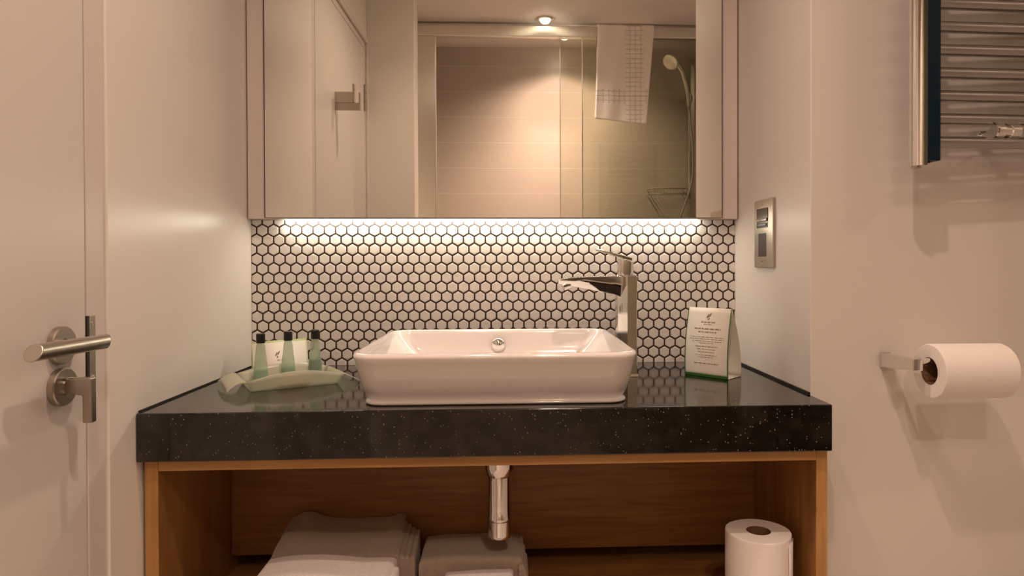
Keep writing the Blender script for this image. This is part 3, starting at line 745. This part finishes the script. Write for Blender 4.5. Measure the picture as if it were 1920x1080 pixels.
# the woven squares run in an upright band and a cross band
upb = _m('MULTIPLY', _m('GREATER_THAN', sx.outputs[0], .005), _m('LESS_THAN', sx.outputs[0], .105))
crb = _m('MULTIPLY', _m('GREATER_THAN', sx.outputs[2], .115), _m('LESS_THAN', sx.outputs[2], .195))
nt.links.new(_m('MULTIPLY', _m('MAXIMUM', upb, crb), 1.0), b2.inputs['Strength'])
pb = nt.nodes['Principled BSDF']; old = pb.inputs['Normal'].links[0].from_node; nt.links.new(b2.outputs[0], old.inputs['Normal'])
o = obj('hand_towel', bm, tcl, smooth=True); s = o.modifiers.new('s', 'SOLIDIFY'); s.thickness = .004; s.offset = 0
tag(o, 'white hand towel with woven squares hanging over the shower rail, seen in the mirror', 'towel')
# riser rail with hand shower
RX, RY = 1.112, -.85
rr_ = thing('shower_riser_rail', (RX, RY, 1.52), 'chrome vertical shower rail on the tiled wall, seen in the mirror', 'shower rail')
bm = bmesh.new(); tube(bm, [(RX, RY, 1.52), (RX, RY, 2.14)], .009, 16); obj('rail', bm, M['chrome'], rr_, smooth='auto')
for z in (1.535, 2.125):
    bm = bmesh.new(); lathe(bm, [(.012, 0), (.012, -.079)], (RX, RY, z), 'Y', 16); obj('wall_mount', bm, M['chrome'], rr_, smooth='auto')
bm = bmesh.new(); lathe(bm, [(.016, -.02), (.016, .02)], (RX, RY, 2.105), 'Z', 16); box(bm, RX - .028, RX, RY, RY + .03, 2.09, 2.12); obj('slider', bm, M['steel'], rr_, smooth='auto')
hs = thing('hand_shower', (1.09, RY + .03, 2.06), 'chrome hand shower with hose on the riser rail, seen in the mirror', 'shower head')
bm = bmesh.new(); tube(bm, [(1.096, RY + .035, 2.045), (1.094, RY + .036, 2.10), (1.078, RY + .045, 2.185), (1.052, RY + .055, 2.255), (1.022, RY + .06, 2.300), (.992, RY + .06, 2.318)], [.010, .012, .013, .013, .014, .016], 16); obj('handle', bm, M['chrome'], hs, smooth='auto')
bm = bmesh.new(); lathe(bm, [(.020, .0), (.044, -.012), (.050, -.020), (.050, -.028), (.046, -.031)], (0, 0, 0), 'Z', 36)
mxh = Matrix.Translation((.990, RY + .060, 2.322)) @ Matrix.Rotation(math.radians(38), 4, 'Y') @ Matrix.Rotation(math.radians(28), 4, 'X')
obj('spray_head', bm, M['alu'], hs, smooth='auto', mx=mxh)
bm = bmesh.new(); pts = []
for k in range(41):
    t = k / 40; z = 2.045 - .95 * t
    x = 1.096 + .028 * math.sin(math.pi * min(1, t * 1.3)) - .30 * max(0, t - .42) ** 1.3
    pts.append((x, RY + .035, z))
tube(bm, pts, .0055, 10); obj('hose', bm, M['steel'], hs, smooth=True)
sb = thing('soap_basket', (.98, -.88, 1.52), 'chrome wire soap basket on the shower wall, seen in the mirror', 'basket')
bm = bmesh.new()
for z in (1.515, 1.548):
    tube(bm, [(.865, YR + .004, z), (.865, RY - .005 + .035, z), (1.085, RY + .03, z), (1.085, YR + .004, z)], .003, 8)
for k in range(12): tube(bm, [(.868 + .0195 * k, YR + .006, 1.515), (.868 + .0195 * k, RY + .03, 1.515), (.868 + .0195 * k, RY + .03, 1.548)], .0016, 6)
obj('wire_frame', bm, M['steel'], sb, smooth=True)
# tall slim frame right of the rail
wp = thing('framed_glass_panel', (1.25, -.86, 0), 'dark framed glass side panel at the right edge of the mirror view', 'glass panel')
bm = bmesh.new(); box(bm, 1.128, 1.150, -.90, -.88, .0, 2.36); box(bm, 1.150, 1.60, -.90, -.88, 2.31, 2.36); box(bm, 1.150, 1.60, -.90, -.88, 0, .03); box(bm, 1.58, 1.60, -.90, -.88, .03, 2.31)
obj('panel_frame', bm, M['handle'], wp)
obj('panel_glass', B(1.150, 1.58, -.894, -.888, .03, 2.31), M['glass'], wp)

# ------------------------------------------------------------------ ceiling downlights
LB = ['recessed ceiling downlight over the middle of the room, in front of the vanity', 'recessed ceiling downlight nearest the mirror cabinet', 'glowing ceiling downlight above the shower rail, seen in the mirror', 'added fill downlight inside the shower, out of view', 'added fill downlight on the right side of the room, out of view']
for i, ((lx, ly), pw, rad, ang_) in enumerate(LAMPS):
    dl = thing('recessed_downlight', (lx, ly, CEIL - .010), LB[i], 'lamp', 'ceiling downlights')
    bm = bmesh.new(); lathe(bm, [(.046, 0), (.046, -.003), (.040, -.008), (.030, -.006), (.030, 0)], (lx, ly, CEIL), 'Z', 40, closed=True); obj('trim_ring', bm, M['alu'], dl, smooth='auto')
    bm = bmesh.new(); lathe(bm, [(.0290, -.0005), (.0285, -.008), (.0250, -.016), (.0180, -.0225), (.009, -.026), (.001, -.027)], (lx, ly, CEIL), 'Z', 32); obj('lens', bm, M['lens'], dl, smooth=True)
